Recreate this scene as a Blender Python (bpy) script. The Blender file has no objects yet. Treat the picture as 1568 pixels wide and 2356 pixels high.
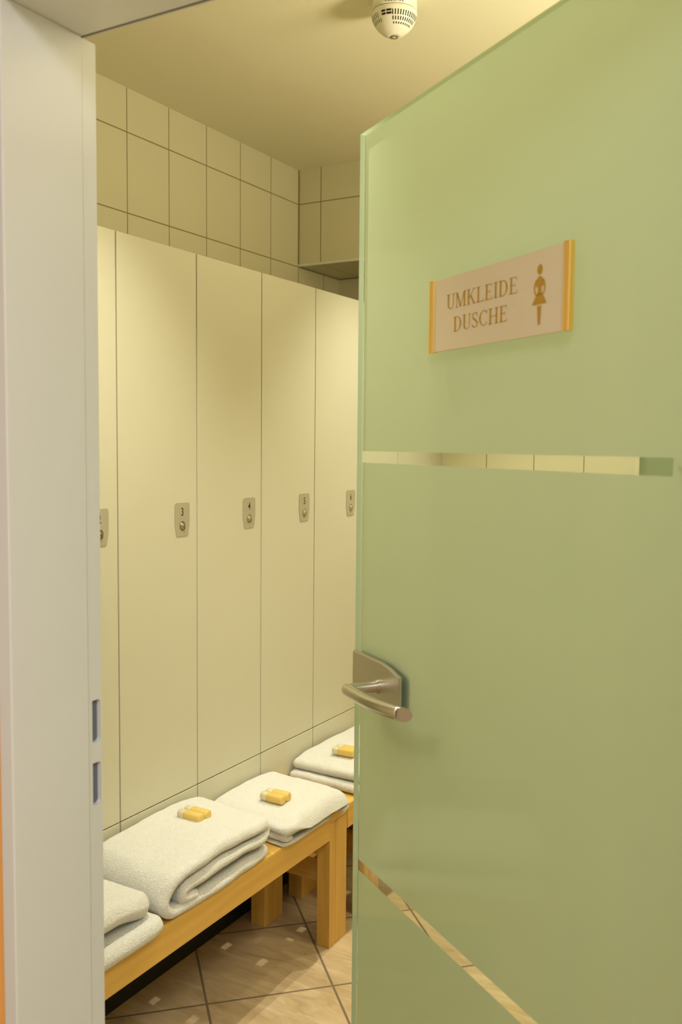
import bpy, bmesh, math, random
import numpy as np
from mathutils import Vector, Matrix, noise
PI = math.pi
S = bpy.context.scene
COL = S.collection
random.seed(7)

# ------------------------------------------------------------------ camera
YAW, PITCH, ROLL, FPX = -0.5246915, 0.0720744, 0.0090329, 2126.6
def cam_axes():
    f = Vector((math.sin(YAW)*math.cos(PITCH), math.cos(YAW)*math.cos(PITCH), -math.sin(PITCH)))
    r = Vector((math.cos(YAW), -math.sin(YAW), 0)); u = r.cross(f)
    c, s = math.cos(ROLL), math.sin(ROLL)
    return c*r+s*u, -s*r+c*u, f
r_, u_, f_ = cam_axes()
cd = bpy.data.cameras.new('camera'); cam = bpy.data.objects.new('camera', cd); COL.objects.link(cam)
M = Matrix((r_, u_, -f_)).transposed().to_4x4(); M.translation = Vector((0, 0, 1.45))
cam.matrix_world = M
cd.sensor_fit = 'VERTICAL'; cd.sensor_height = 36; cd.sensor_width = 24
cd.lens = 36*FPX/2356; cd.clip_start = 0.02
cd.dof.use_dof = True; cd.dof.focus_distance = 2.35; cd.dof.aperture_fstop = 6.3
S.camera = cam
# ------------------------------------------------------------------ world, lights, exposure
w = bpy.data.worlds.new('world'); S.world = w; w.use_nodes = True
w.node_tree.nodes['Background'].inputs[0].default_value = (1, .85, .6, 1)
w.node_tree.nodes['Background'].inputs[1].default_value = 0.05
S.view_settings.view_transform = 'Standard'; S.view_settings.look = 'None'
S.view_settings.gamma = 1; S.view_settings.use_curve_mapping = False
S.view_settings.exposure = 0.05
def lamp(name, kind, loc, power, col, **k):
    d = bpy.data.lights.new(name, kind); d.energy = power; d.color = col
    for a, b in k.items():
        if a != 'aim': setattr(d, a, b)
    o = bpy.data.objects.new(name, d); COL.objects.link(o); o.location = loc
    if 'aim' in k:
        o.rotation_euler = (Vector(k['aim'])-Vector(loc)).to_track_quat('-Z', 'Y').to_euler()
    return o
WARM = (1.0, .95, .78)
for nm, yy in (('downlight_near', 1.42), ('downlight_far', 2.86)):
    lamp(nm, 'SPOT', (-1.12, yy, 2.50), 76, WARM, spot_size=math.radians(86), spot_blend=.9, shadow_soft_size=.016, aim=(-1.20, yy+(.12 if yy < 2 else -.12), 0))
lamp('back_wall_fill', 'SPOT', (-.80, 3.05, 2.14), 26, WARM, spot_size=math.radians(120), spot_blend=.9, shadow_soft_size=.03, aim=(-.7, 3.4, 0))  # added fill spot to brighten the back wall, no fitting there
lamp('room_fill', 'POINT', (.10, 2.1, 2.18), 18, (1, .93, .70), shadow_soft_size=.14)  # added out-of-view fill for ceiling and walls, not a known lamp
lamp('ceiling_fill', 'SPOT', (.25, 2.1, 1.80), 62, (1, .93, .70), spot_size=math.radians(130), spot_blend=.8, shadow_soft_size=.15, aim=(-.2, 2.1, 2.56))  # added spot lifting the ceiling brightness, stands in for indirect light
lamp('corridor_panel_light', 'AREA', (.35, -.35, 2.42), 37, (.91, .96, 1), shape='RECTANGLE', size=.9, size_y=.9, aim=(.35, -.35, 0))
lamp('jamb_warm_fill', 'POINT', (.55, -.2, .75), 7, (1, .84, .56), shadow_soft_size=.15)  # added low fill imitating warm bounce on the lower jamb

# ------------------------------------------------------------------ materials
def nt(name):
    m = bpy.data.materials.new(name); m.use_nodes = True
    n = m.node_tree.nodes; l = m.node_tree.links
    return m, n, l, n['Principled BSDF']
def mat(name, col, rough=.5, metal=0, bump=0, bscale=200, spec=.5, var=0, vscale=6, **k):
    m, n, l, p = nt(name)
    p.inputs['Base Color'].default_value = (*col, 1); p.inputs['Roughness'].default_value = rough
    p.inputs['Metallic'].default_value = metal; p.inputs['Specular IOR Level'].default_value = spec
    for a, b in k.items(): p.inputs[a.replace('_', ' ')].default_value = b
    tc = n.new('ShaderNodeTexCoord')
    if var:
        t = n.new('ShaderNodeTexNoise'); t.inputs['Scale'].default_value = vscale; t.inputs['Detail'].default_value = 4
        l.new(tc.outputs['Object'], t.inputs['Vector'])
        mx = n.new('ShaderNodeMix'); mx.data_type = 'RGBA'; l.new(t.outputs['Fac'], mx.inputs[0])
        mx.inputs[6].default_value = (*[c*(1-var) for c in col], 1); mx.inputs[7].default_value = (*[min(1, c*(1+var)) for c in col], 1)
        l.new(mx.outputs[2], p.inputs['Base Color'])
    if bump:
        t = n.new('ShaderNodeTexNoise'); t.inputs['Scale'].default_value = bscale; t.inputs['Detail'].default_value = 3
        l.new(tc.outputs['Object'], t.inputs['Vector'])
        b = n.new('ShaderNodeBump'); b.inputs['Strength'].default_value = bump; b.inputs['Distance'].default_value = .002
        l.new(t.outputs['Fac'], b.inputs['Height']); l.new(b.outputs[0], p.inputs['Normal'])
    return m
def mth(n, l, op, a, b=None, c=None):
    x = n.new('ShaderNodeMath'); x.operation = op
    for i, v in enumerate((a, b, c)):
        if v is None: continue
        if isinstance(v, (int, float)): x.inputs[i].default_value = v
        else: l.new(v, x.inputs[i])
    return x.outputs[0]
def joint(n, l, coord, off, size, jw):
    """1 on a joint line, else 0; joint centred at off + k*size"""
    a = mth(n, l, 'SUBTRACT', coord, off-size/2)
    a = mth(n, l, 'DIVIDE', a, size); a = mth(n, l, 'FRACT', a)
    a = mth(n, l, 'SUBTRACT', a, .5); a = mth(n, l, 'ABSOLUTE', a)
    return mth(n, l, 'LESS_THAN', a, jw/2/size)
def tile_mat(name, tilecol, groutcol, ax, offs, sizes, jw, rough=.25, diag=False, stone=False):
    m, n, l, p = nt(name)
    g = n.new('ShaderNodeNewGeometry'); sp = n.new('ShaderNodeSeparateXYZ'); l.new(g.outputs['Position'], sp.inputs[0])
    X, Y, Z = sp.outputs
    if diag:
        a = mth(n, l, 'MULTIPLY', mth(n, l, 'ADD', X, Y), .70711); b = mth(n, l, 'MULTIPLY', mth(n, l, 'SUBTRACT', Y, X), .70711)
    else:
        a = {'x': X, 'y': Y}[ax]; b = {'z': Z, 'y': Y}['z' if ax != 'xy' else 'y']
    j = mth(n, l, 'MAXIMUM', joint(n, l, a, offs[0], sizes[0], jw), joint(n, l, b, offs[1], sizes[1], jw))
    mx = n.new('ShaderNodeMix'); mx.data_type = 'RGBA'; l.new(j, mx.inputs[0])
    mx.inputs[6].default_value = (*tilecol, 1); mx.inputs[7].default_value = (*groutcol, 1)
    if stone:
        mp = n.new('ShaderNodeMapping'); mp.inputs['Scale'].default_value = (3, 14, 3); mp.inputs['Rotation'].default_value = (0, 0, .9)
        l.new(g.outputs['Position'], mp.inputs[0])
        t = n.new('ShaderNodeTexNoise'); t.inputs['Scale'].default_value = 1.4; t.inputs['Detail'].default_value = 9; t.inputs['Roughness'].default_value = .65; t.inputs['Distortion'].default_value = 1.2
        l.new(mp.outputs[0], t.inputs['Vector'])
        cr = n.new('ShaderNodeValToRGB'); l.new(t.outputs['Fac'], cr.inputs[0])
        e = cr.color_ramp.elements
        e[0].position = .30; e[0].color = (.42, .30, .155, 1); e[1].position = .68; e[1].color = (.66, .53, .325, 1)
        e2 = e.new(.5); e2.color = (.54, .41, .235, 1)
        l.new(cr.outputs[0], mx.inputs[6])
    l.new(mx.outputs[2], p.inputs['Base Color'])
    rr = n.new('ShaderNodeMapRange'); l.new(j, rr.inputs[0]); rr.inputs[3].default_value = rough; rr.inputs[4].default_value = .9
    l.new(rr.outputs[0], p.inputs['Roughness'])
    bp = n.new('ShaderNodeBump'); bp.inputs['Strength'].default_value = .4; bp.inputs['Distance'].default_value = .001; bp.invert = True
    l.new(j, bp.inputs['Height']); l.new(bp.outputs[0], p.inputs['Normal'])
    return m
def wood_mat(name, c1, c2, axis):
    m, n, l, p = nt(name)
    tc = n.new('ShaderNodeTexCoord'); mp = n.new('ShaderNodeMapping')
    sc = [38, 38, 38]; sc['xyz'.index(axis)] = 2.2; mp.inputs['Scale'].default_value = sc
    l.new(tc.outputs['Object'], mp.inputs[0])
    t = n.new('ShaderNodeTexNoise'); t.inputs['Scale'].default_value = 1; t.inputs['Detail'].default_value = 6; t.inputs['Distortion'].default_value = .5
    l.new(mp.outputs[0], t.inputs['Vector'])
    cr = n.new('ShaderNodeValToRGB'); l.new(t.outputs['Fac'], cr.inputs[0])
    cr.color_ramp.elements[0].position = .3; cr.color_ramp.elements[0].color = (*c1, 1)
    cr.color_ramp.elements[1].position = .7; cr.color_ramp.elements[1].color = (*c2, 1)
    l.new(cr.outputs[0], p.inputs['Base Color']); p.inputs['Roughness'].default_value = .38
    return m
CREAM_TILE, GROUT = (.68, .63, .42), (.27, .23, .10)
m_tile_y = tile_mat('wall_tile_left', CREAM_TILE, GROUT, 'y', (3.244, 2.428), (.2, .25), .004)
m_tile_x = tile_mat('wall_tile_back', CREAM_TILE, GROUT, 'x', (-1.984, 2.428), (.2, .25), .004)
m_floor = tile_mat('floor_tile', (.5, .35, .2), (.19, .14, .085), 'x', ((-1.205+2.061)*.70711, (2.061+1.205)*.70711), (.3375, .3375), .0065, rough=.32, diag=True, stone=True)
m_ceil = mat('ceiling_paint', (.85, .79, .56), .9, bump=.15, bscale=90)
m_wallpaint = mat('room_paint', (.78, .70, .46), .9)
m_orange = mat('orange_paint', (.85, .40, .10), .9, bump=.2, bscale=120)
m_corr = mat('corridor_paint', (.75, .70, .60), .9)
m_frame = mat('frame_lacquer', (.70, .69, .66), .38, bump=.03, bscale=300)
m_frameseal = mat('door_seal', (.20, .185, .14), .7)
m_hole = mat('strike_metal', (.16, .18, .22), .5, metal=.3)
m_locker = mat('locker_laminate', (.59, .565, .42), .42, bump=.02, bscale=400)
m_carcass = mat('locker_carcass', (.40, .37, .25), .6)
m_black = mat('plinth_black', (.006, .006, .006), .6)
m_plate = mat('lock_plate_grey', (.46, .42, .30), .5, metal=.25)
m_lock = mat('lock_nickel', (.62, .55, .38), .28, metal=1)
m_ink = mat('number_ink', (.02, .015, .01), .5)
m_woodY = wood_mat('beech_along', (.62, .36, .065), (.76, .47, .11), 'y')
m_woodZ = wood_mat('beech_upright', (.58, .33, .06), (.74, .46, .11), 'z')
m_woodX = wood_mat('beech_cross', (.55, .30, .055), (.70, .41, .10), 'x')
m_steel = mat('satin_steel', (.56, .52, .43), .30, metal=1)
m_steel_pl = mat('satin_steel_case', (.52, .48, .38), .38, metal=1)
m_gold = mat('gold_profile', (.95, .62, .16), .28, metal=.85)
m_signf = mat('sign_face', (.74, .62, .42), .35)
m_signt = mat('sign_print', (.48, .26, .02), .45)
m_smoke = mat('detector_plastic', (.84, .80, .66), .4)
m_dark = mat('slot_dark', (.015, .013, .008), .8)
m_shadowline = mat('detector_seam', (.2, .17, .08), .7)
m_trim = mat('tile_trim', (.75, .72, .58), .3)
def towel_mat():
    m, n, l, p = nt('terry_cotton')
    p.inputs['Base Color'].default_value = (.83, .82, .745, 1); p.inputs['Roughness'].default_value = 1
    p.inputs['Specular IOR Level'].default_value = .1
    p.inputs['Sheen Weight'].default_value = .35; p.inputs['Sheen Roughness'].default_value = .6
    tc = n.new('ShaderNodeTexCoord')
    v = n.new('ShaderNodeTexVoronoi'); v.inputs['Scale'].default_value = 560; l.new(tc.outputs['Object'], v.inputs['Vector'])
    t = n.new('ShaderNodeTexNoise'); t.inputs['Scale'].default_value = 230; t.inputs['Detail'].default_value = 3; l.new(tc.outputs['Object'], t.inputs['Vector'])
    s = mth(n, l, 'ADD', v.outputs['Distance'], t.outputs['Fac'])
    b = n.new('ShaderNodeBump'); b.inputs['Strength'].default_value = 1.0; b.inputs['Distance'].default_value = .0022
    l.new(s, b.inputs['Height']); l.new(b.outputs[0], p.inputs['Normal'])
    return m
m_towel = towel_mat()
def glass_clear(name, tint):
    m, n, l, p = nt(name); n.remove(p); out = n['Material Output']
    tr = n.new('ShaderNodeBsdfTransparent'); tr.inputs[0].default_value = (*tint, 1)
    gl = n.new('ShaderNodeBsdfGlossy'); gl.inputs['Roughness'].default_value = .07
    lw = n.new('ShaderNodeLayerWeight'); lw.inputs[0].default_value = .5
    fr5 = mth(n, l, 'POWER', lw.outputs['Facing'], 5); fr = mth(n, l, 'MULTIPLY_ADD', fr5, .8, .022)
    mx = n.new('ShaderNodeMixShader'); l.new(fr, mx.inputs[0]); l.new(tr.outputs[0], mx.inputs[1]); l.new(gl.outputs[0], mx.inputs[2])
    l.new(mx.outputs[0], out.inputs[0]); return m
def glass_frost(name, dcol, tcol, k):
    m, n, l, p = nt(name); n.remove(p); out = n['Material Output']
    d = n.new('ShaderNodeBsdfDiffuse'); d.inputs[0].default_value = (*dcol, 1)
    t = n.new('ShaderNodeBsdfTranslucent'); t.inputs[0].default_value = (*tcol, 1)
    mx = n.new('ShaderNodeMixShader'); mx.inputs[0].default_value = k; l.new(d.outputs[0], mx.inputs[1]); l.new(t.outputs[0], mx.inputs[2])
    l.new(mx.outputs[0], out.inputs[0]); return m
m_gclear = glass_clear('glass_clear', (.93, .965, .925))
m_gback = glass_clear('glass_clear_back', (.97, .985, .965))
m_gfrost = glass_frost('glass_satin', (.56, .63, .47), (.60, .69, .51), .5)
m_gedge = glass_frost('glass_edge', (.50, .58, .43), (.54, .64, .47), .5)

# ------------------------------------------------------------------ helpers
def link(name, me, m=None, parent=None, smooth=False):
    o = bpy.data.objects.new(name, me); COL.objects.link(o)
    if m is not None:
        for x in (m if isinstance(m, (list, tuple)) else [m]): me.materials.append(x)
    if smooth:
        for p in me.polygons: p.use_smooth = True
    if parent: o.parent = parent
    return o
def from_bm(name, bm, m=None, parent=None, smooth=False):
    me = bpy.data.meshes.new(name); bm.normal_update(); bm.to_mesh(me); bm.free()
    return link(name, me, m, parent, smooth)
def bbox(bm, lo, hi, bev=0, seg=2, mi=0):
    lo = Vector(lo); hi = Vector(hi)
    r = bmesh.ops.create_cube(bm, size=1, matrix=Matrix.Translation((lo+hi)/2) @ Matrix.Diagonal((*(hi-lo), 1)))
    fs = set(f for v in r['verts'] for f in v.link_faces)
    for f in fs: f.material_index = mi
    if bev:
        bmesh.ops.bevel(bm, geom=list(set(e for v in r['verts'] for e in v.link_edges)), offset=bev, segments=seg, affect='EDGES', profile=.5)
def box(name, lo, hi, m, parent=None, bev=0, seg=2):
    bm = bmesh.new(); bbox(bm, lo, hi, bev, seg); return from_bm(name, bm, m, parent)
def empty(name, loc, rz=0):
    o = bpy.data.objects.new(name, None); COL.objects.link(o); o.location = loc; o.rotation_euler = (0, 0, rz); o.empty_display_size = .05
    return o
def tag(o, label, cat, group=None):
    o['label'] = label; o['category'] = cat
    if group: o['group'] = group
    return o
def struct(o, label=None):
    o['kind'] = 'structure'
    if label: o['label'] = label
    return o
def sweep(bm, path, prof, up=Vector((0, 0, 1)), cap=True):
    """path list of Vector, prof(i)-> list of (a,b) offsets (side, up)"""
    rings = []
    n = len(path)
    for i, p in enumerate(path):
        t = (path[min(i+1, n-1)]-path[max(i-1, 0)]).normalized()
        s = t.cross(up).normalized(); u = s.cross(t)
        rings.append([bm.verts.new(p+s*a+u*b) for a, b in prof(i)])
    k = len(rings[0])
    for i in range(n-1):
        for j in range(k): bm.faces.new((rings[i][j], rings[i][(j+1) % k], rings[i+1][(j+1) % k], rings[i+1][j]))
    if cap:
        for f in (bm.faces.new(rings[0][::-1]), bm.faces.new(rings[-1])):
            for e in f.edges: e.smooth = False
    bmesh.ops.recalc_face_normals(bm, faces=bm.faces[:])
def prism(bm, pts, y0, y1):
    """polygon pts (x,z) extruded along y"""
    a = [bm.verts.new((x, y0, z)) for x, z in pts]; b = [bm.verts.new((x, y1, z)) for x, z in pts]
    fa = bm.faces.new(a); fb = bm.faces.new(b[::-1]); n = len(pts)
    for i in range(n): bm.faces.new((a[i], b[i], b[(i+1) % n], a[(i+1) % n]))
    bmesh.ops.recalc_face_normals(bm, faces=bm.faces[:])
    return fa
def text_mesh(txt, height, sx=1.0, bold=0.0):
    c = bpy.data.curves.new('t', 'FONT'); c.body = txt; c.size = 1; c.align_x = 'CENTER'; c.offset = bold; c.resolution_u = 6
    o = bpy.data.objects.new('t', c); COL.objects.link(o)
    bpy.context.view_layer.update()
    me = bpy.data.meshes.new_from_object(o.evaluated_get(bpy.context.evaluated_depsgraph_get()))
    bpy.data.objects.remove(o); bpy.data.curves.remove(c)
    co = np.array([v.co[:] for v in me.vertices]); zlo, zhi = co[:, 1].min(), co[:, 1].max(); xm = (co[:, 0].min()+co[:, 0].max())/2
    k = height/(zhi-zlo)
    for v in me.vertices: v.co = ((v.co.x-xm)*k*sx, (v.co.y-(zlo+zhi)/2)*k, 0)
    return me

# ------------------------------------------------------------------ room shell
XL, XR, YB, YR, ZC = -2.09, 1.0, 3.244, 3.574, 2.564
YF0, YF1 = .787, .948
struct(box('floor', (XL-.1, YF0, -.1), (XR+.1, YR+.1, 0), m_floor), 'beige stone floor tiles laid diagonally with dark grout')
struct(box('ceiling', (XL-.1, YF1-.05, ZC), (XR+.1, YR+.1, ZC+.1), m_ceil), 'cream painted ceiling of the changing room')
struct(box('wall_left', (XL-.1, YF1-.05, 0), (XL, YR+.1, ZC), m_tile_y), 'cream tiled wall above and behind the lockers')
struct(box('wall_back', (XL, YR, 0), (XR, YR+.1, ZC), m_tile_x), 'cream tiled back wall under the bulkhead')
struct(box('wall_right', (XR, YF1-.05, 0), (XR+.1, YR+.1, ZC), m_tile_y), 'cream tiled wall on the right of the room')
# bulkhead with trim
struct(box('wall_bulkhead', (XL, YB, 2.188), (XR, YR, ZC), m_tile_x), 'tiled bulkhead dropping from the ceiling at the back')
box_tr = struct(box('trim_1', (XL, YB-.003, 2.178), (XR, YB+.010, 2.188), m_trim, bev=.002), 'pale edge strip along the bottom of the tiled bulkhead')
struct(box('trim_4', (XL, YB-.0042, 2.188), (XL+.0042, YB, ZC), mat('corner_grout', GROUT, .8)), 'grout line in the corner of the tiled bulkhead')
bm = bmesh.new(); bbox(bm, (XL, YB+.0102, 2.180), (XR, YR, 2.188)); struct(from_bm('wall_soffit', bm, tile_mat('soffit_tile', CREAM_TILE, GROUT, 'x', (-1.984, 0), (.2, 9), .004)), 'tiled underside of the bulkhead')
# wall with the doorway, room side and corridor side
OX0, OX1, OZ = -.9585, -.0575, 2.0115
def wall_with_opening(name, y0, y1, xl, xr, zt, m, label):
    bm = bmesh.new()
    bbox(bm, (xl, y0, 0), (OX0, y1, zt)); bbox(bm, (OX1, y0, 0), (xr, y1, zt)); bbox(bm, (OX0, y0, OZ), (OX1, y1, zt))
    return struct(from_bm(name, bm, m), label)
wall_with_opening('wall_front', .87, YF1-.002, XL, XR, ZC, m_wallpaint, 'room side of the doorway wall')
wall_with_opening('wall_corridor', YF0+.003, .87, -1.9, 1.5, 2.5, m_orange, 'orange painted corridor wall beside the door frame')
struct(box('wall_corridor_left', (-2.0, -1.6, 0), (-1.9, .87, 2.5), m_corr)); struct(box('wall_corridor_right', (1.5, -1.6, 0), (1.6, .87, 2.5), m_corr))
struct(box('wall_corridor_rear', (-1.9, -1.7, 0), (1.5, -1.6, 2.5), m_corr))
struct(box('ceiling_corridor', (-2.0, -1.7, 2.5), (1.6, YF0+.003, 2.6), m_corr)); struct(box('floor_corridor', (-2.0, -1.7, -.1), (1.6, YF0, 0), m_floor))

# ------------------------------------------------------------------ door frame
fr = struct(empty('trim_2', (-.9345, YF0, 0)), 'light grey lacquered steel door frame')
def rel(v, o): return (v[0]-o.location.x, v[1]-o.location.y, v[2]-o.location.z)
def fbox(name, lo, hi, m, o, bev=0, seg=2): return box(name, rel(lo, o), rel(hi, o), m, o, bev, seg)
JX, HX, HZ = -.9345, -.0815, 1.9865
bm = bmesh.new(); o = fr
bbox(bm, rel((OX0+.0005, YF0, 0), o), rel((JX, .9198, HZ), o), .0020, 3)
from_bm('left_jamb', bm, m_frame, fr)
bm = bmesh.new(); bbox(bm, rel((HX, YF0, 0), o), rel((OX1-.0005, .921, HZ), o), .0025, 3); from_bm('right_jamb', bm, m_frame, fr)
bm = bmesh.new(); bbox(bm, rel((OX0+.0005, YF0, HZ), o), rel((OX1-.0005, .9198, OZ-.0005), o), .0008, 2); from_bm('head_jamb', bm, m_frame, fr)
# rebate strips (room side), the left one with two rectangular strike openings
bm = bmesh.new()
x0, x1, ya, yb = OX0+.001, JX-.0035, .9222, .9475
holes = [(.938, .999), (1.028, 1.089)]; hy0, hy1, dp = .9290, .9450, .007
zs = [0, holes[0][0], holes[0][1], holes[1][0], holes[1][1], HZ]
for a, b in ((0, 1), (2, 3), (4, 5)): bbox(bm, rel((x0, ya, zs[a]), o), rel((x1, yb, zs[b]), o))
for a, b in holes:
    bbox(bm, rel((x0, ya, a), o), rel((x1, hy0, b), o)); bbox(bm, rel((x0, hy1, a), o), rel((x1, yb, b), o))
    # rounded outer corners of the opening
    for zc, sg in ((a, 1), (b, -1)):
        R = .0055; cx, cz = hy1-R, zc+sg*R
        pts = [(hy1, zc)]+[(cx+R*math.sin(t), cz-sg*R*math.cos(t)) for t in np.linspace(0, PI/2, 7)]
        vs0 = [bm.verts.new(rel((x0, y, z), o)) for y, z in pts]; vs1 = [bm.verts.new(rel((x1, y, z), o)) for y, z in pts]
        bm.faces.new(vs0); bm.faces.new(vs1[::-1])
        for i in range(len(pts)): bm.faces.new((vs0[i], vs1[i], vs1[(i+1) % len(pts)], vs0[(i+1) % len(pts)]))
bmesh.ops.recalc_face_normals(bm, faces=bm.faces[:])
stp = from_bm('rebate_strip', bm, m_frame, fr)
for a, b in holes:
    q = box('strike_pocket', rel((x0-.004, hy0-.001, a-.001), o), rel((x1-dp, hy1+.001, b+.001), o), m_hole, stp)
    q['label'] = 'dark grey metal pocket of the strike opening'
fbox('rebate_strip', (HX+.0035, ya, 0), (OX1-.001, yb, HZ), m_frame, fr)
fbox('rebate_strip', (x0, .9262, HZ+.012), (OX1-.001, yb, OZ-.001), m_frame, fr)
bm = bmesh.new()
bbox(bm, rel((x0, .9198, 0), o), rel((x1-.001, .9222, HZ), o)); bbox(bm, rel((JX-.0045, .9198, HZ-.0006), o), rel((HX, .9228, OZ-.002), o))
bbox(bm, rel((HX+.005, .921, 0), o), rel((OX1-.001, .9222, HZ), o))
from_bm('door_seal', bm, m_frameseal, fr)

# ------------------------------------------------------------------ lockers
LX, LW, LY0 = -1.57, .2985, 1.6455
ZT, ZD, ZP = 1.948, .521, .399
def rounded(pts, r, seg=5):
    out = []; n = len(pts)
    for i in range(n):
        p = Vector(pts[i]); a = (Vector(pts[i-1])-p); b = (Vector(pts[(i+1) % n])-p)
        rr = r if not isinstance(r, (list, tuple)) else r[i]
        if rr == 0: out.append(tuple(p)); continue
        a.normalize(); b.normalize(); ang = a.angle(b); dd = rr/math.tan(ang/2)
        p0, p1 = p+a*dd, p+b*dd
        for k in range(seg+1):
            t = k/seg; out.append(tuple((1-t)**2*p0+2*t*(1-t)*p+t*t*p1))
    return out
def make_locker(y0, num, lab):
    t = empty('locker', (LX, y0, ZP))
    tag(t, lab, 'locker', 'row of cream lockers above the bench')
    g = .002
    box('carcass', (-.50, .0005, .0), (-.0195, LW-.0005, ZT-ZP-.002), m_carcass, t)
    dr = box('door', (-.018, g, ZD-ZP+.0015), (0, LW-g, ZT-ZP), m_locker, t, .0012, 2)
    box('base_panel', (-.018, g, 0), (0, LW-g, ZD-ZP-.0015), m_locker, t, .0012, 2)
    # lock plate
    yc, z0, z1 = 1.881-1.6455, 1.2085-ZP, 1.2965-ZP
    pts = [(yc-.0235, z0), (yc+.0235, z0), (yc+.030, z0+.036), (yc+.030, z1), (yc-.030, z1), (yc-.030, z0+.036)]
    pts = rounded(pts, [.006, .006, .02, .009, .009, .02])
    bm = bmesh.new()
    a = [bm.verts.new((.0, y, z)) for y, z in pts]; b = [bm.verts.new((.0016, y, z)) for y, z in pts]
    n = len(pts); bm.faces.new(b); bm.faces.new(a[::-1])
    for i in range(n): bm.faces.new((a[i], a[(i+1) % n], b[(i+1) % n], b[i]))
    bmesh.ops.recalc_face_normals(bm, faces=bm.faces[:])
    pl = from_bm('lock_plate', bm, m_plate, dr)
    # cylinder lock: ring, plug, key slot
    zc = 1.2355-ZP
    bm = bmesh.new()
    for r0, h0, h1 in ((.0105, .0016, .0035), (.0082, .0035, .0052)):
        bmesh.ops.create_cone(bm, cap_ends=True, segments=28, radius1=r0, radius2=r0*.93, depth=h1-h0, matrix=Matrix.Translation(((h0+h1)/2, yc+.001, zc)) @ Matrix.Rotation(PI/2, 4, 'Y'))
    bmesh.ops.create_cone(bm, cap_ends=True, segments=20, radius1=.0048, radius2=.0040, depth=.0016, matrix=Matrix.Translation((.006, yc+.001, zc)) @ Matrix.Rotation(PI/2, 4, 'Y'))
    from_bm('cylinder_lock', bm, m_lock, dr)
    bm = bmesh.new(); bbox(bm, (.0062, yc+.0002, zc-.0038), (.0070, yc+.0020, zc+.001)); bbox(bm, (.0052, yc+.0030, zc-.0072), (.0056, yc+.0052, zc-.0045))
    A = np.linspace(0, 2*PI, 33)[:-1]
    ri = [bm.verts.new((.0018, yc+.001+.0104*math.cos(a), zc+.0104*math.sin(a))) for a in A]; ro = [bm.verts.new((.0018, yc+.001+.0118*math.cos(a), zc+.0118*math.sin(a))) for a in A]
    for i in range(32): bm.faces.new((ri[i], ri[(i+1) % 32], ro[(i+1) % 32], ro[i]))
    from_bm('keyhole', bm, m_dark, dr)
    if num:
        me = text_mesh(num, .0215, .78, .012)
        for v in me.vertices: v.co = (.00185, yc+v.co.x*.92, 1.2725-ZP+v.co.y)
        link('number', me, m_ink, dr)
    return t
labs = {1: 'cream locker beside the door frame, before the one marked 2', 2: 'cream locker marked 2, cut off by the left door jamb', 3: 'cream tall locker marked 3, second from the door frame',
        4: 'cream tall locker marked 4, in the middle of the row', 5: 'cream tall locker marked 5, between lockers 4 and 6',
        6: 'cream locker marked 6, partly behind the edge of the glass door',
        7: 'cream locker right of locker 6, seen only through the upper clear stripe', 8: 'last cream locker by the back wall, seen only through the upper clear stripe'}
for k in range(2, 9):
    make_locker(LY0+(k-3)*LW, str(k) if k <= 6 else '', labs[k])
yend = LY0+6*LW
struct(box('trim_3', (LX-.5, yend+.001, ZP), (LX-.012, YR-.001, ZT), m_locker), 'cream filler panel between last locker and back wall')
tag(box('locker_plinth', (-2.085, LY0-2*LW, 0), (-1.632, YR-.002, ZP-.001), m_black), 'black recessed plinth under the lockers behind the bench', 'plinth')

# ------------------------------------------------------------------ benches
BX = -1.306; BZ = .3965
def make_bench(y0, y1, lab, legs, notch):
    t = empty('bench', (BX, y0, 0)); tag(t, lab, 'bench', 'beech benches in front of the lockers')
    L = y1-y0
    for xa, xb in ((-.0680, -.0243), (-.1840, -.0900), (-.296, -.2060)):
        box('seat_slat', (xa, 0.001, BZ-.026), (xb, L-.001, BZ), m_woodY, t, .0012, 2)
    e = L-.098 if notch else L-.003
    pts = [(.001, .321), (e, .321), (e, BZ-.026), (L-.001, BZ-.026), (L-.001, BZ), (.001, BZ)]
    bm = bmesh.new(); va = [bm.verts.new((-.024, y, z)) for y, z in pts]; vb = [bm.verts.new((0, y, z)) for y, z in pts]
    bm.faces.new(va[::-1]); bm.faces.new(vb)
    for i in range(6): bm.faces.new((va[i], va[(i+1) % 6], vb[(i+1) % 6], vb[i]))
    bmesh.ops.recalc_face_normals(bm, faces=bm.faces[:])
    bmesh.ops.bevel(bm, geom=[x for x in bm.edges if all(v.co.x > -.001 for v in x.verts)], offset=.004, segments=4, affect='EDGES', profile=.5)
    from_bm('front_rail', bm, m_woodY, t)
    box('apron', (-.285, .012, .321), (-.262, L-.03, BZ-.0265), m_woodY, t, .0015, 2)
    for k, y in enumerate(legs):
        y -= y0
        for xa in (-.0440, -.277):
            bm = bmesh.new()
            if xa == -.0440:
                z1 = BZ-.0265 if notch and k == len(legs)-1 else .3205
                bbox(bm, (xa, y, .0), (-.0012, y+.032, z1), .0015, 2)
                bbox(bm, (xa, y+.0335, .0), (-.0012, y+.097, z1), .0015, 2)
                bbox(bm, (xa+.002, y+.03, .0), (-.004, y+.04, z1))
            else: bbox(bm, (xa, y, .0), (xa+.050, y+.097, .3205), .0015, 2)
            from_bm('leg', bm, m_woodZ, t)
        box('stretcher', (-.2268, y+.052, .162), (-.0442, y+.075, .232), m_woodX, t, .0015, 2)
        box('cross_rail', (-.2615, y+.04, .345), (-.0245, y+.07, BZ-.0265), m_woodX, t)
    return t
make_bench(1.02, 2.311, 'long beech bench nearest the doorway, carrying three towels', (1.06, 2.2125), True)
make_bench(2.313, 3.50, 'second beech bench, mostly behind the glass door, carrying the farthest towel', (2.42, 3.36), False)

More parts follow.
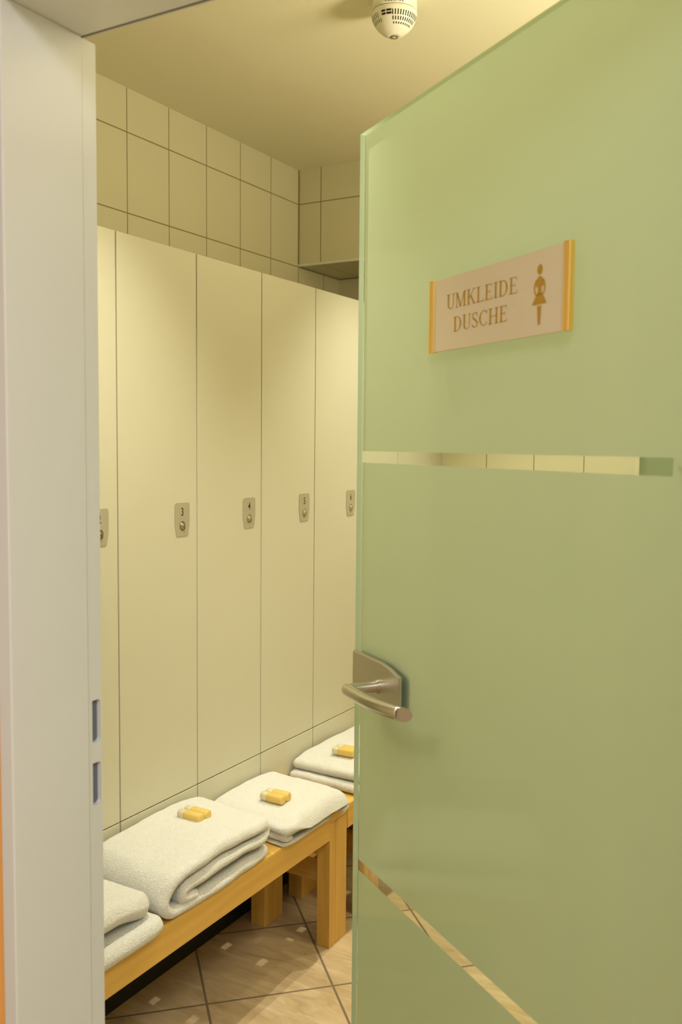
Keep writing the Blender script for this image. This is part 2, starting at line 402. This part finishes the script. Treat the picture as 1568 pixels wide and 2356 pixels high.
# ------------------------------------------------------------------ towels
def catmull(P, ds=.0055):
    P = [np.array(p, float) for p in P]; Q = [2*P[0]-P[1]]+P+[2*P[-1]-P[-2]]; out = []
    for i in range(1, len(Q)-2):
        p0, p1, p2, p3 = Q[i-1:i+3]
        n = max(2, int(np.linalg.norm(p2-p1)/ds))
        for k in range(n):
            t = k/n
            out.append(.5*((2*p1)+(-p0+p2)*t+(2*p0-5*p1+4*p2-p3)*t*t+(-p0+3*p1-3*p2+p3)*t**3))
    out.append(Q[-2]); return np.array(out)
def ribbon(bm, P, h, xa, xb, org, skew=0, seed=0, drop=0, wav=.005, nv=54, rc=.5):
    """a layer of towelling: path P in the (y,z) plane, half thickness h, spanning xa..xb; drop = how far its front edge hangs down"""
    c = catmull(P); n = len(c)
    t = np.gradient(c, axis=0); t /= np.linalg.norm(t, axis=1)[:, None]+1e-9; nr = np.stack([-t[:, 1], t[:, 0]], 1)
    sh = seed*7.3
    rows = []
    for v in range(nv+1):
        # denser near both ends
        q = v/nv; q = .5-.5*math.cos(q*PI)*(.55+.45*abs(math.cos(q*PI))) if True else q
        x = xa+(xb-xa)*q
        e = min(x-xa, xb-x); k = min(1, e/h); hv = h*max(.12, math.sqrt(max(0, 1-(1-k)**2)))
        out = []
        def put(p):
            y, z = p
            dz = 0; dx = 0
            if drop:
                a = (x-(xb-drop*1.6))/(drop*1.6)
                g = min(1, max(0, (y-1.97)/.08))
                if a > 0: dz = -(z-.012)*.60*g*a*a*a; dx = -.004*a*a
            nz = noise.noise(Vector((x*9+sh, y*9, z*14)))
            ny = noise.noise(Vector((x*7-sh, y*6+3, z*9)))
            wx = noise.noise(Vector((sh+5, y*14, z*26)))
            f2 = noise.noise(Vector((x*38+sh, y*38, z*38)))
            R_ = .035; ym, yM = c[:, 0].min(), c[:, 0].max(); fx = max(0, (x-xa)/(xb-xa))**2; cr = 0
            for dd in (y-(yM-R_), (ym+R_)-y):
                if dd > 0: cr += R_*(1-math.sqrt(max(0, 1-min(1, dd/(R_+h))**2)))
            dx -= cr*fx*rc
            out.append((x+dx+wx*wav*1.3*min(1, abs(x-(xa+xb)/2)*5), y+skew*(xb-x)+ny*wav*1.6, max(.0012, z+dz+nz*wav*.9*min(1, z/.03)+f2*.0012*min(1, z/.02))))
        for i in range(n): put(c[i]+nr[i]*hv)
        for a in np.linspace(0, PI, 6)[1:-1]: put(c[-1]+nr[-1]*hv*math.cos(a)+t[-1]*hv*math.sin(a))
        for i in range(n-1, -1, -1): put(c[i]-nr[i]*hv)
        for a in np.linspace(0, PI, 6)[1:-1]: put(c[0]-nr[0]*hv*math.cos(a)-t[0]*hv*math.sin(a))
        rows.append([bm.verts.new((p[0]-org[0], p[1]-org[1], p[2])) for p in out])
    m = len(rows[0])
    for v in range(nv):
        for i in range(m): bm.faces.new((rows[v][i], rows[v][(i+1) % m], rows[v+1][(i+1) % m], rows[v+1][i]))
    for rr in (rows[0], rows[-1]):
        for i in range(n-1):
            bm.faces.new((rr[i], rr[i+1], rr[n+4+n-2-i], rr[n+4+n-1-i]))
        bm.faces.new(rr[n-1:n+5]); bm.faces.new(rr[2*n+3:]+[rr[0]])
def make_towel(ribs, lab, seed):
    bm = bmesh.new(); ys = [p[0] for r in ribs for p in r['P']]; org = (-1.43, (min(ys)+max(ys))/2)
    for i, r in enumerate(ribs): ribbon(bm, org=org, seed=seed+i*.13, **r)
    bmesh.ops.recalc_face_normals(bm, faces=bm.faces[:])
    o = from_bm('folded_towel', bm, m_towel, None, True); o.location = (org[0], org[1], BZ)
    return tag(o, lab, 'towel', 'white folded towels on the benches')
make_towel([dict(P=[(1.08, .088), (1.25, .090), (1.36, .084), (1.438, .071)], h=.028, xa=-1.56, xb=-1.296, wav=.006),
            dict(P=[(1.08, .022), (1.25, .022), (1.40, .022), (1.466, .022)], h=.0210, xa=-1.56, xb=-1.276, wav=.005)],
           'white folded terry towel nearest the doorway, cut off by the door jamb, no bottles', 1)
make_towel([dict(P=[(1.600, .030), (1.560, .040), (1.575, .060), (1.70, .064), (1.85, .060), (1.892, .070), (1.880, .090), (1.79, .098), (1.65, .098), (1.55, .093),
                    (1.515, .080), (1.493, .050), (1.518, .023), (1.60, .0150), (1.75, .0155), (1.890, .019)], h=.0147, xa=-1.562, xb=-1.294, skew=.15, wav=.006)],
           'thick white folded towel with two amber bottles, between nearest towel and the flatter one', 2)
make_towel([dict(P=[(1.962, .048), (2.00, .056), (2.10, .060), (2.20, .056), (2.258, .044), (2.268, .022), (2.24, .011)], h=.0125, xa=-1.562, xb=-1.268, skew=.12, drop=.035, wav=.004, rc=.8),
            dict(P=[(2.20, .0075), (2.08, .0075), (1.965, .0075)], h=.0060, xa=-1.555, xb=-1.288, skew=.12, wav=.003),
            dict(P=[(2.16, .027), (2.08, .028), (2.00, .034), (1.968, .034), (1.960, .024), (1.985, .021)], h=.0070, xa=-1.55, xb=-1.286, skew=.12, wav=.004)],
           'flatter white folded towel with two amber bottles at the far end of the first bench', 3)
make_towel([dict(P=[(2.405, .050), (2.50, .056), (2.65, .058), (2.79, .054)], h=.0165, xa=-1.560, xb=-1.285, skew=.05, wav=.007),
            dict(P=[(2.385, .0165), (2.50, .018), (2.65, .018), (2.80, .018)], h=.0150, xa=-1.562, xb=-1.275, skew=.03, wav=.006)],
           'farthest white folded towel, partly behind the edge of the glass door', 4)

# ------------------------------------------------------------------ bottles
def bottle_mats():
    m, n, l, p = nt('amber_gel'); p.inputs['Base Color'].default_value = (.97, .71, .21, 1); p.inputs['Roughness'].default_value = .12
    p.inputs['Transmission Weight'].default_value = .35; p.inputs['IOR'].default_value = 1.35
    p.inputs['Subsurface Weight'].default_value = .3; p.inputs['Subsurface Radius'].default_value = (1, .6, .2); p.inputs['Subsurface Scale'].default_value = .01
    c, n, l, q = nt('bottle_cap'); q.inputs['Base Color'].default_value = (.92, .84, .60, 1); q.inputs['Roughness'].default_value = .35; q.inputs['Transmission Weight'].default_value = .4
    return m, c
m_gel, m_cap = bottle_mats()
m_print = mat('bottle_print', (.25, .12, .10), .5)
def bottle(name='gel_bottle'):
    """lies along local x, cap at -x, flattened round section"""
    t = empty(name, (0, 0, 0))
    def sec(w_, h_, n=28):
        o = []
        for k in range(n):
            a = 2*PI*k/n; c, s = math.cos(a), math.sin(a)
            o.append((w_*math.copysign(abs(c)**.72, c), h_*math.copysign(abs(s)**.72, s)))
        return o
    H = .0125
    def lathe(nm, st, m):
        bm = bmesh.new(); path = [Vector((x, 0, H)) for x, r in st]
        sweep(bm, path, lambda i: sec(st[i][1], st[i][1]*.96)); return from_bm(nm, bm, m, t, True)
    lathe('body', [(-.018, .0105), (-.0175, .0122), (-.015, .0126), (.030, .0128), (.0325, .0122), (.034, .0105), (.0343, .007)], m_gel)
    lathe('cap', [(-.0385, .007), (-.0380, .0100), (-.036, .0117), (-.020, .0119), (-.0183, .0112)], m_cap)
    bm = bmesh.new()
    random.seed(3)
    for row, (zz, yy) in enumerate(((.0236, -.0065), (.0205, -.0105))):
        x = -.010
        while x < .022:
            w_ = random.uniform(.0012, .004)
            q = [bm.verts.new(v) for v in ((x, yy, zz), (x+w_, yy, zz), (x+w_, yy+.0022, zz+.0010), (x, yy+.0022, zz+.0010))]; bm.faces.new(q); x += w_+random.uniform(.0008, .003)
    lb = from_bm('printed_text', bm, m_print, t)
    return t
proto = bottle(); first = True
spots = [(-1.452, 1.772, .110, -.02), (-1.452, 1.799, .110, 0), (-1.398, 2.058, .0735, 0), (-1.398, 2.085, .0735, 0), (-1.415, 2.478, .079, .1), (-1.415, 2.505, .079, .1)]
blabs = ['amber gel bottle nearer the doorway of the pair on the thick folded towel', 'amber gel bottle lying behind its twin on the thick towel below locker 4',
         'amber gel bottle lying nearer the doorway on the flatter middle towel', 'amber gel bottle lying behind its twin on the flatter middle towel',
         'amber gel bottle at the front of the farthest towel, cut by the glass door edge', 'amber gel bottle at the back of the pair on the farthest towel']
for (x, y, z, rz), lb in zip(spots, blabs):
    if first: o = proto; first = False
    else:
        o = proto.copy(); COL.objects.link(o)
        for ch in list(proto.children):
            c2 = ch.copy(); COL.objects.link(c2); c2.parent = o
    o.location = (x, y, BZ+z-.002); o.rotation_euler = (0, 0, rz); tag(o, lb, 'bottle', 'pairs of amber gel bottles on the towels')

# ------------------------------------------------------------------ glass door
DY = -.965318
P0 = Vector((-.797, 1.432, 0)); dang = math.atan2(-math.cos(DY), -math.sin(DY))
door = struct(empty('door_1', P0, dang), 'open frosted glass door leaf with clear stripes')
W_, ZB, ZTOP, TH = .858, .008, 1.985, .010
stripes = [(.675, .6955), (1.420, 1.440)]; S_END = .7355
bm = bmesh.new()
def quad(pts, mi):
    f = bm.faces.new([bm.verts.new(p) for p in pts]); f.material_index = mi
quad([(0, 0, ZB), (W_, 0, ZB), (W_, 0, ZTOP), (0, 0, ZTOP)], 0)          # front, polished
quad([(0, 0, ZB), (0, 0, ZTOP), (0, TH, ZTOP), (0, TH, ZB)], 3); quad([(W_, 0, ZB), (W_, TH, ZB), (W_, TH, ZTOP), (W_, 0, ZTOP)], 3)
quad([(0, 0, ZTOP), (W_, 0, ZTOP), (W_, TH, ZTOP), (0, TH, ZTOP)], 3); quad([(0, 0, ZB), (0, TH, ZB), (W_, TH, ZB), (W_, 0, ZB)], 3)
m0 = .002
def back(x0, x1, z0, z1, mi): quad([(x0, TH, z0), (x0, TH, z1), (x1, TH, z1), (x1, TH, z0)], mi)
back(0, m0, ZB, ZTOP, 2)
zz = [ZB]+[v for s in stripes for v in s]+[ZTOP]
for i in range(len(zz)-1):
    if i % 2 == 0: back(m0, W_, zz[i], zz[i+1], 1)
    else: back(m0, S_END, zz[i], zz[i+1], 2); back(S_END, W_, zz[i], zz[i+1], 1)
from_bm('glass_pane', bm, [m_gclear, m_gfrost, m_gback, m_gedge], door)
# lock case: plate front and lever
lc_pts = [(.0095, 1.010), (.1810, 1.010), (.1810, 1.0755), (.146, 1.0835), (.120, 1.0870), (.0095, 1.0870)]
def lock_case(y0, y1):
    bm = bmesh.new(); pts = rounded([(x, z) for x, z in lc_pts], [.004, .003, .002, .03, .02, .006], 5)
    prism(bm, pts, y0, y1)
    es = [e for e in bm.edges if abs(e.verts[0].co.y-e.verts[1].co.y) < 1e-6 and abs(e.verts[0].co.y-(y0 if y0 < 0 else y1)) < 1e-6]
    bmesh.ops.bevel(bm, geom=es, offset=.002, segments=3, affect='EDGES')
    return from_bm('lock_case', bm, m_steel_pl, door)
def lever(sgn, base):
    """sgn -1 towards the corridor"""
    r = .0112; SX, SZ = .106, 1.044
    bm = bmesh.new()
    def circ(rr, n=28): return [(rr*math.cos(2*PI*k/n), rr*math.sin(2*PI*k/n)) for k in range(n)]
    # stem
    y_ = [base, base+sgn*.003, base+sgn*.0032, base+sgn*.006, base+sgn*.0062, base+sgn*.054]
    rad = [.0125, .0125, .0112, .0112, .0098, .0098]
    sweep(bm, [Vector((SX, a, SZ)) for a in y_], lambda i: circ(rad[i]))
    for e in bm.edges:
        if abs(e.verts[0].co.y-e.verts[1].co.y) < 1e-7 and e.calc_length() < .006: e.smooth = False
    # grip: curved flattened tube mitred at the stem and cut flat at the far end
    P = []; N = 40
    for k in range(N+1):
        t = k/N; s = -.010+.172*t
        bow = .012*(4*(t-.42)**2)
        P.append(Vector((SX+s, base+sgn*(.0575-bow*(1 if t > .42 else .35)), SZ)))
    def pf(i):
        k = .55+.45*math.sqrt(min(1, i/3.2)) if i < 4 else 1
        return [(a*k, b*k*.98) for a, b in circ(r)]
    nb = len(bm.verts); sweep(bm, P, pf); bm.verts.ensure_lookup_table()
    for v in list(bm.verts)[-28:]: v.co.x += (v.co.y-P[-1].y)*(-sgn)*1.35+.002
    return from_bm('lever_handle', bm, m_steel, door, True)
lock_case(-.010, -.0045); lock_case(TH+.0045, TH+.010)
bm = bmesh.new(); bbox(bm, (.016, -.0055, 1.016), (.170, -.0002, 1.068)); bbox(bm, (.016, TH+.0002, 1.016), (.170, TH+.0055, 1.068)); from_bm('mounting_pad', bm, m_hole, door)
lv = lever(-1, -.010); lever(1, TH+.010)
for o in (lv,): o['label'] = 'brushed steel lever handle'
# hinges
for z in (.28, 1.70):
    bm = bmesh.new(); bbox(bm, (W_-.07, -.008, z-.045), (W_-.002, -.0002, z+.045), .002); bbox(bm, (W_-.07, TH+.0002, z-.045), (W_-.002, TH+.008, z+.045), .002)
    from_bm('hinge', bm, m_steel, door)
# small curved hook on the room side of the pane
bm = bmesh.new()
P = [Vector((.742+.016*t, TH+.004+.012*math.sin(PI*t), 1.4335+.010*t*t*1.1)) for t in np.linspace(0, 1, 14)]
sweep(bm, P, lambda i: [(.0016*math.cos(a), .0016*math.sin(a)) for a in np.linspace(0, 2*PI, 11)[:-1]])
from_bm('small_hook', bm, m_steel, door, True)

# ------------------------------------------------------------------ sign
sg = empty('door_sign', P0+Matrix.Rotation(dang, 3, 'Z') @ Vector((.416, -.0002, 1.642)), dang)
tag(sg, 'beige plaque with gold side strips reading UMKLEIDE DUSCHE, fixed to the glass door', 'sign')
def L(s, z): return (s-.416, z-1.642)
box('plaque', (-.152, -.0050, -.0525), (.152, -.0010, .0525), m_signf, sg, .0006)
for xa, xb in ((-.1635, -.1505), (.1500, .1630)):
    bm = bmesh.new(); n = 10; W2 = (xb-xa)/2; xc = (xa+xb)/2
    pts = [(xc-W2, 0), (xc-W2, -.005)]+[(xc-W2*math.cos(a), -.005-.0035*math.sin(a)) for a in np.linspace(0, PI, n)[1:-1]]+[(xc+W2, -.005), (xc+W2, 0)]
    a = [bm.verts.new((x, y, -.0530)) for x, y in pts]; b = [bm.verts.new((x, y, .0530)) for x, y in pts]
    bm.faces.new(a); bm.faces.new(b[::-1])
    for i in range(len(pts)): bm.faces.new((a[i], b[i], b[(i+1) % len(pts)], a[(i+1) % len(pts)]))
    bmesh.ops.recalc_face_normals(bm, faces=bm.faces[:])
    from_bm('side_profile', bm, m_gold, sg)
# serif capitals drawn as thick and thin strokes; unit height
TK, TN = .135, .05
def g_seg(x0, y0, x1, y1, w0):
    if abs(x1-x0) < 1e-6: return [[(x0-w0/2, y0), (x0+w0/2, y0), (x0+w0/2, y1), (x0-w0/2, y1)]]
    if abs(y1-y0) < 1e-6: return [[(x0, y0-w0/2), (x1, y0-w0/2), (x1, y0+w0/2), (x0, y0+w0/2)]]
    return [[(x0-w0/2, y0), (x0+w0/2, y0), (x1+w0/2, y1), (x1-w0/2, y1)]]
def g_arc(cx, cy, rx, ry, a0, a1, wf, n=18):
    out = []; A = np.linspace(math.radians(a0), math.radians(a1), n)
    for i in range(n-1):
        q = []
        for a, sgn in ((A[i], 1), (A[i+1], 1), (A[i+1], -1), (A[i], -1)):
            w0 = wf(a)/2*sgn; q.append((cx+(rx+w0)*math.cos(a), cy+(ry+min(w0, TN/2) if w0 > 0 else ry+max(w0, -TN/2))*math.sin(a)))
        out.append(q)
    return out
def wv(a): return TN+(TK-TN)*abs(math.cos(a))**1.5
def ser(x, y, w0=.26): return g_seg(x-w0/2, y+(.02 if y < .5 else -.02), x+w0/2, y+(.02 if y < .5 else -.02), .04)
G = {
 'U': (.76, g_seg(.17, .28, .17, 1, TK)+g_seg(.62, .28, .62, 1, TN)+g_arc(.395, .29, .225, .265, 180, 360, lambda a: TK if math.cos(a) < -.5 else TN+.05*abs(math.cos(a)) if math.cos(a) < .3 else TN)+ser(.17, 1, .30)+ser(.62, 1, .24)),
 'M': (.98, g_seg(.14, 0, .14, 1, TN)+g_seg(.82, 0, .82, 1, TK)+g_seg(.48, .02, .17, 1, TK)+g_seg(.48, .02, .79, 1, TN+.01)+ser(.14, 0, .22)+ser(.82, 0, .30)+g_seg(.02, .98, .2, .98, .04)+g_seg(.78, .98, .97, .98, .04)),
 'K': (.80, g_seg(.17, 0, .17, 1, TK)+g_seg(.22, .42, .64, 1, TN+.01)+g_seg(.66, 0, .34, .60, TK)+ser(.17, 0, .30)+ser(.17, 1, .30)+ser(.64, 1, .24)+ser(.68, 0, .26)),
 'L': (.66, g_seg(.17, 0, .17, 1, TK)+ser(.17, 1, .30)+g_seg(.03, .02, .60, .02, .045)+[[(.60, 0), (.55, 0), (.60, .24), (.62, .24)]]),
 'E': (.68, g_seg(.17, 0, .17, 1, TK)+g_seg(.03, .02, .58, .02, .045)+g_seg(.03, .98, .56, .98, .045)+g_seg(.17, .52, .44, .52, .045)+[[(.60, 0), (.54, 0), (.59, .23), (.61, .23)], [(.56, 1), (.51, 1), (.555, .79), (.575, .79)]]+g_seg(.44, .41, .44, .63, .03)),
 'I': (.36, g_seg(.18, 0, .18, 1, TK)+ser(.18, 0, .30)+ser(.18, 1, .30)),
 'D': (.78, g_seg(.17, 0, .17, 1, TK)+ser(.14, 0, .24)+ser(.14, 1, .24)+g_seg(.17, .022, .34, .022, .045)+g_seg(.17, .978, .34, .978, .045)+g_arc(.33, .5, .315, .478, -90, 90, wv)),
 'S': (.58, g_arc(.28, .745, .185, .232, 20, 180, lambda a: TN+.04)+g_arc(.30, .255, .185, .232, -160, 0, lambda a: TN+.04)+[[(.03, .745), (.17, .68), (.36, .50), (.34, .42), (.28, .44), (.12, .58)], [(.34, .56), (.45, .44), (.55, .30), (.555, .25), (.42, .25), (.40, .33), (.28, .44), (.26, .54)]]+g_seg(.46, .74, .46, .96, .03)+g_seg(.08, .04, .08, .28, .03)),
 'C': (.74, g_arc(.41, .5, .315, .478, 40, 320, wv)+g_seg(.655, .72, .655, .97, .03)+g_seg(.645, .13, .645, .20, .03)),
 'H': (.82, g_seg(.17, 0, .17, 1, TK)+g_seg(.65, 0, .65, 1, TK)+g_seg(.17, .5, .65, .5, .045)+ser(.17, 0, .30)+ser(.17, 1, .30)+ser(.65, 0, .30)+ser(.65, 1, .30)),
}
def word(txt, x0, x1, z0, z1):
    polys = []; pen = 0
    for ch in txt:
        adv, ps = G[ch]; polys += [[(px+pen, py) for px, py in p] for p in ps]; pen += adv+.03
    k = (x1-x0)/(pen-.06)
    bm = bmesh.new()
    for p in polys:
        vs = [bm.verts.new((x0+(px-.03)*k, -.0053, z0+py*(z1-z0))) for px, py in p]; bm.faces.new(vs)
    bmesh.ops.recalc_face_normals(bm, faces=bm.faces[:])
    return from_bm('lettering', bm, m_signt, sg)
for txt, a, b, c, d_ in (('UMKLEIDE', .3015, .4745, 1.6480, 1.6690), ('DUSCHE', .3205, .4535, 1.6145, 1.6355)):
    (xa, za), (xb, zb) = L(a, c), L(b, d_); word(txt, xa, xb, za, zb)
bm = bmesh.new(); cx, cz = L(.5195, 1.642)
def poly(pts, y=-.0053): bm.faces.new([bm.verts.new((cx+x, y, cz+z)) for x, z in pts])
poly([(.0054*math.cos(a), .0280+.0064*math.sin(a)) for a in np.linspace(0, 2*PI, 25)[:-1]])
# torso with curved arms resting on the hips
poly([(.0078*math.sin(a), .0072+.0130*math.cos(a)) for a in np.linspace(-PI/2, PI/2, 17)]+[(.0040, .0072), (.0038, .002), (.0055, -.003), (-.0055, -.003), (-.0038, .002), (-.0040, .0072)])
for s in (-1, 1):
    A = [(s*.0118*math.sin(a), .0060+.0130*math.cos(a)) for a in np.linspace(.6, 2.35, 12)]; B = [(s*.0088*math.sin(a), .0060+.0118*math.cos(a)) for a in np.linspace(2.35, .6, 12)]
    poly(A+B)
poly([(-.0060, -.0015), (.0060, -.0015), (.0148, -.0148), (-.0148, -.0148)])
for s in (-1, 1): poly([(s*.0002, -.0165), (s*.0042, -.0165), (s*.0024, -.0400), (s*.0002, -.0400)])
bmesh.ops.recalc_face_normals(bm, faces=bm.faces[:]); from_bm('pictogram', bm, m_signt, sg)

# ------------------------------------------------------------------ smoke detector
DC = Vector((-1.094, 2.133, ZC))
sd = empty('smoke_detector', DC); tag(sd, 'white round smoke detector on the ceiling above the room', 'smoke detector')
def lathe(name, prof, m, parent, seg=72):
    bm = bmesh.new(); rings = []
    for r, z in prof:
        if r < 1e-6: rings.append([bm.verts.new((0, 0, z))])
        else: rings.append([bm.verts.new((r*math.cos(2*PI*k/seg), r*math.sin(2*PI*k/seg), z)) for k in range(seg)])
    for a, b in zip(rings, rings[1:]):
        for k in range(seg):
            if len(b) == 1: bm.faces.new((a[k], a[(k+1) % seg], b[0]))
            elif len(a) == 1: bm.faces.new((a[0], b[(k+1) % seg], b[k]))
            else: bm.faces.new((a[k], a[(k+1) % seg], b[(k+1) % seg], b[k]))
    bmesh.ops.recalc_face_normals(bm, faces=bm.faces[:]); return from_bm(name, bm, m, parent, True)
lathe('base', [(.0530, 0), (.0565, -.002), (.0565, -.0355), (.0, -.0355)], m_smoke, sd)
lathe('seam', [(.0560, -.0355), (.0560, -.0370)], m_shadowline, sd)
DP = [(.0568, -.0370), (.0573, -.040), (.0563, -.046), (.0535, -.056), (.048, -.0665), (.0395, -.077), (.029, -.0855), (.018, -.0915), (.0105, -.0940), (.0098, -.093), (0, -.093)]
lathe('cover', DP, m_smoke, sd)
def dr(z):
    for (r0, z0), (r1, z1) in zip(DP, DP[1:]):
        if z1 <= z <= z0: return r0+(r1-r0)*(z-z0)/(z1-z0)
    return 0
facing = math.atan2(-2.135, 1.090)
def slot(bm, ang, za, zb, wdt, lean=0):
    vs = []
    for z in (za, zb):
        for s in ((-1, 1) if z == za else (1, -1)):
            r = dr(z)+.0007; a = ang+s*wdt/2/max(.02, r)+(lean if z == zb else 0); vs.append(bm.verts.new((r*math.cos(a), r*math.sin(a), z-.0003)))
    bm.faces.new(vs)
bm = bmesh.new()
R = math.radians
for i in range(13): slot(bm, facing+R(-4+i*7.2), -.0495, -.0605, .0026)
for i in range(11): slot(bm, facing+R(-3+i*7.6), -.0635, -.0705, .0024)
for i in range(9): slot(bm, facing+R(-1+i*8.6), -.0740, -.0775, .0024)
for i in range(8): slot(bm, facing+R(-48-i*7.2), -.0495, -.0605, .0016)
for i in range(6): slot(bm, facing+R(-42-i*8), -.0635, -.0705, .0016)
for za in (-.0485, -.0550):
    slot(bm, facing+R(-14), za, za-.0042, .0125); slot(bm, facing+R(-29), za, za-.0042, .0105)
bmesh.ops.recalc_face_normals(bm, faces=bm.faces[:]); from_bm('vent_slots', bm, m_dark, sd)
lathe('test_button', [(.0095, -.0940), (.0098, -.0950), (.0060, -.0952), (.0058, -.0944), (0, -.0944)], m_shadowline, sd, 32)
lathe('button_cap', [(.0056, -.0940), (.0050, -.0950), (0, -.0950)], m_smoke, sd, 24)
bm = bmesh.new()
a = facing; bm.faces.new([bm.verts.new(Matrix.Rotation(facing+PI/2, 3, 'Z') @ Vector(p)) for p in ((-.0018, .0016, -.0953), (-.0018, -.0016, -.0953), (.0022, 0, -.0953))])
from_bm('button_mark', bm, m_dark, sd)
bm = bmesh.new()
for i, ch in enumerate('0026702'):
    me = text_mesh(ch, .0062, 1.25, .012); ang = facing+(i-3)*.125
    off = len(bm.verts); tb = bmesh.new(); tb.from_mesh(me)
    for v in tb.verts:
        aa = ang+v.co.x/.0568; v.co = Vector((.0568*math.cos(aa), .0568*math.sin(aa), -.0285+v.co.y))
    tm = bpy.data.meshes.new('t'); tb.to_mesh(tm); tb.free(); bm.from_mesh(tm)
from_bm('serial_number', bm, m_ink, sd)

# ------------------------------------------------------------------ shower screen behind the glass door
sc = empty('shower_screen', (-.66, 3.0, 0)); tag(sc, 'pale green satin glass shower screen seen through the right end of the upper clear stripe', 'shower screen')
bm = bmesh.new(); bbox(bm, (.012, -.004, .05), (.62, .004, 1.99)); from_bm('screen_pane', bm, m_gedge, sc)
box('edge_profile', (0, -.010, .0), (.0118, .010, 2.0), m_trim, sc, .002)
box('foot_rail', (.012, -.010, .0), (.62, .010, .0498), m_trim, sc, .002)
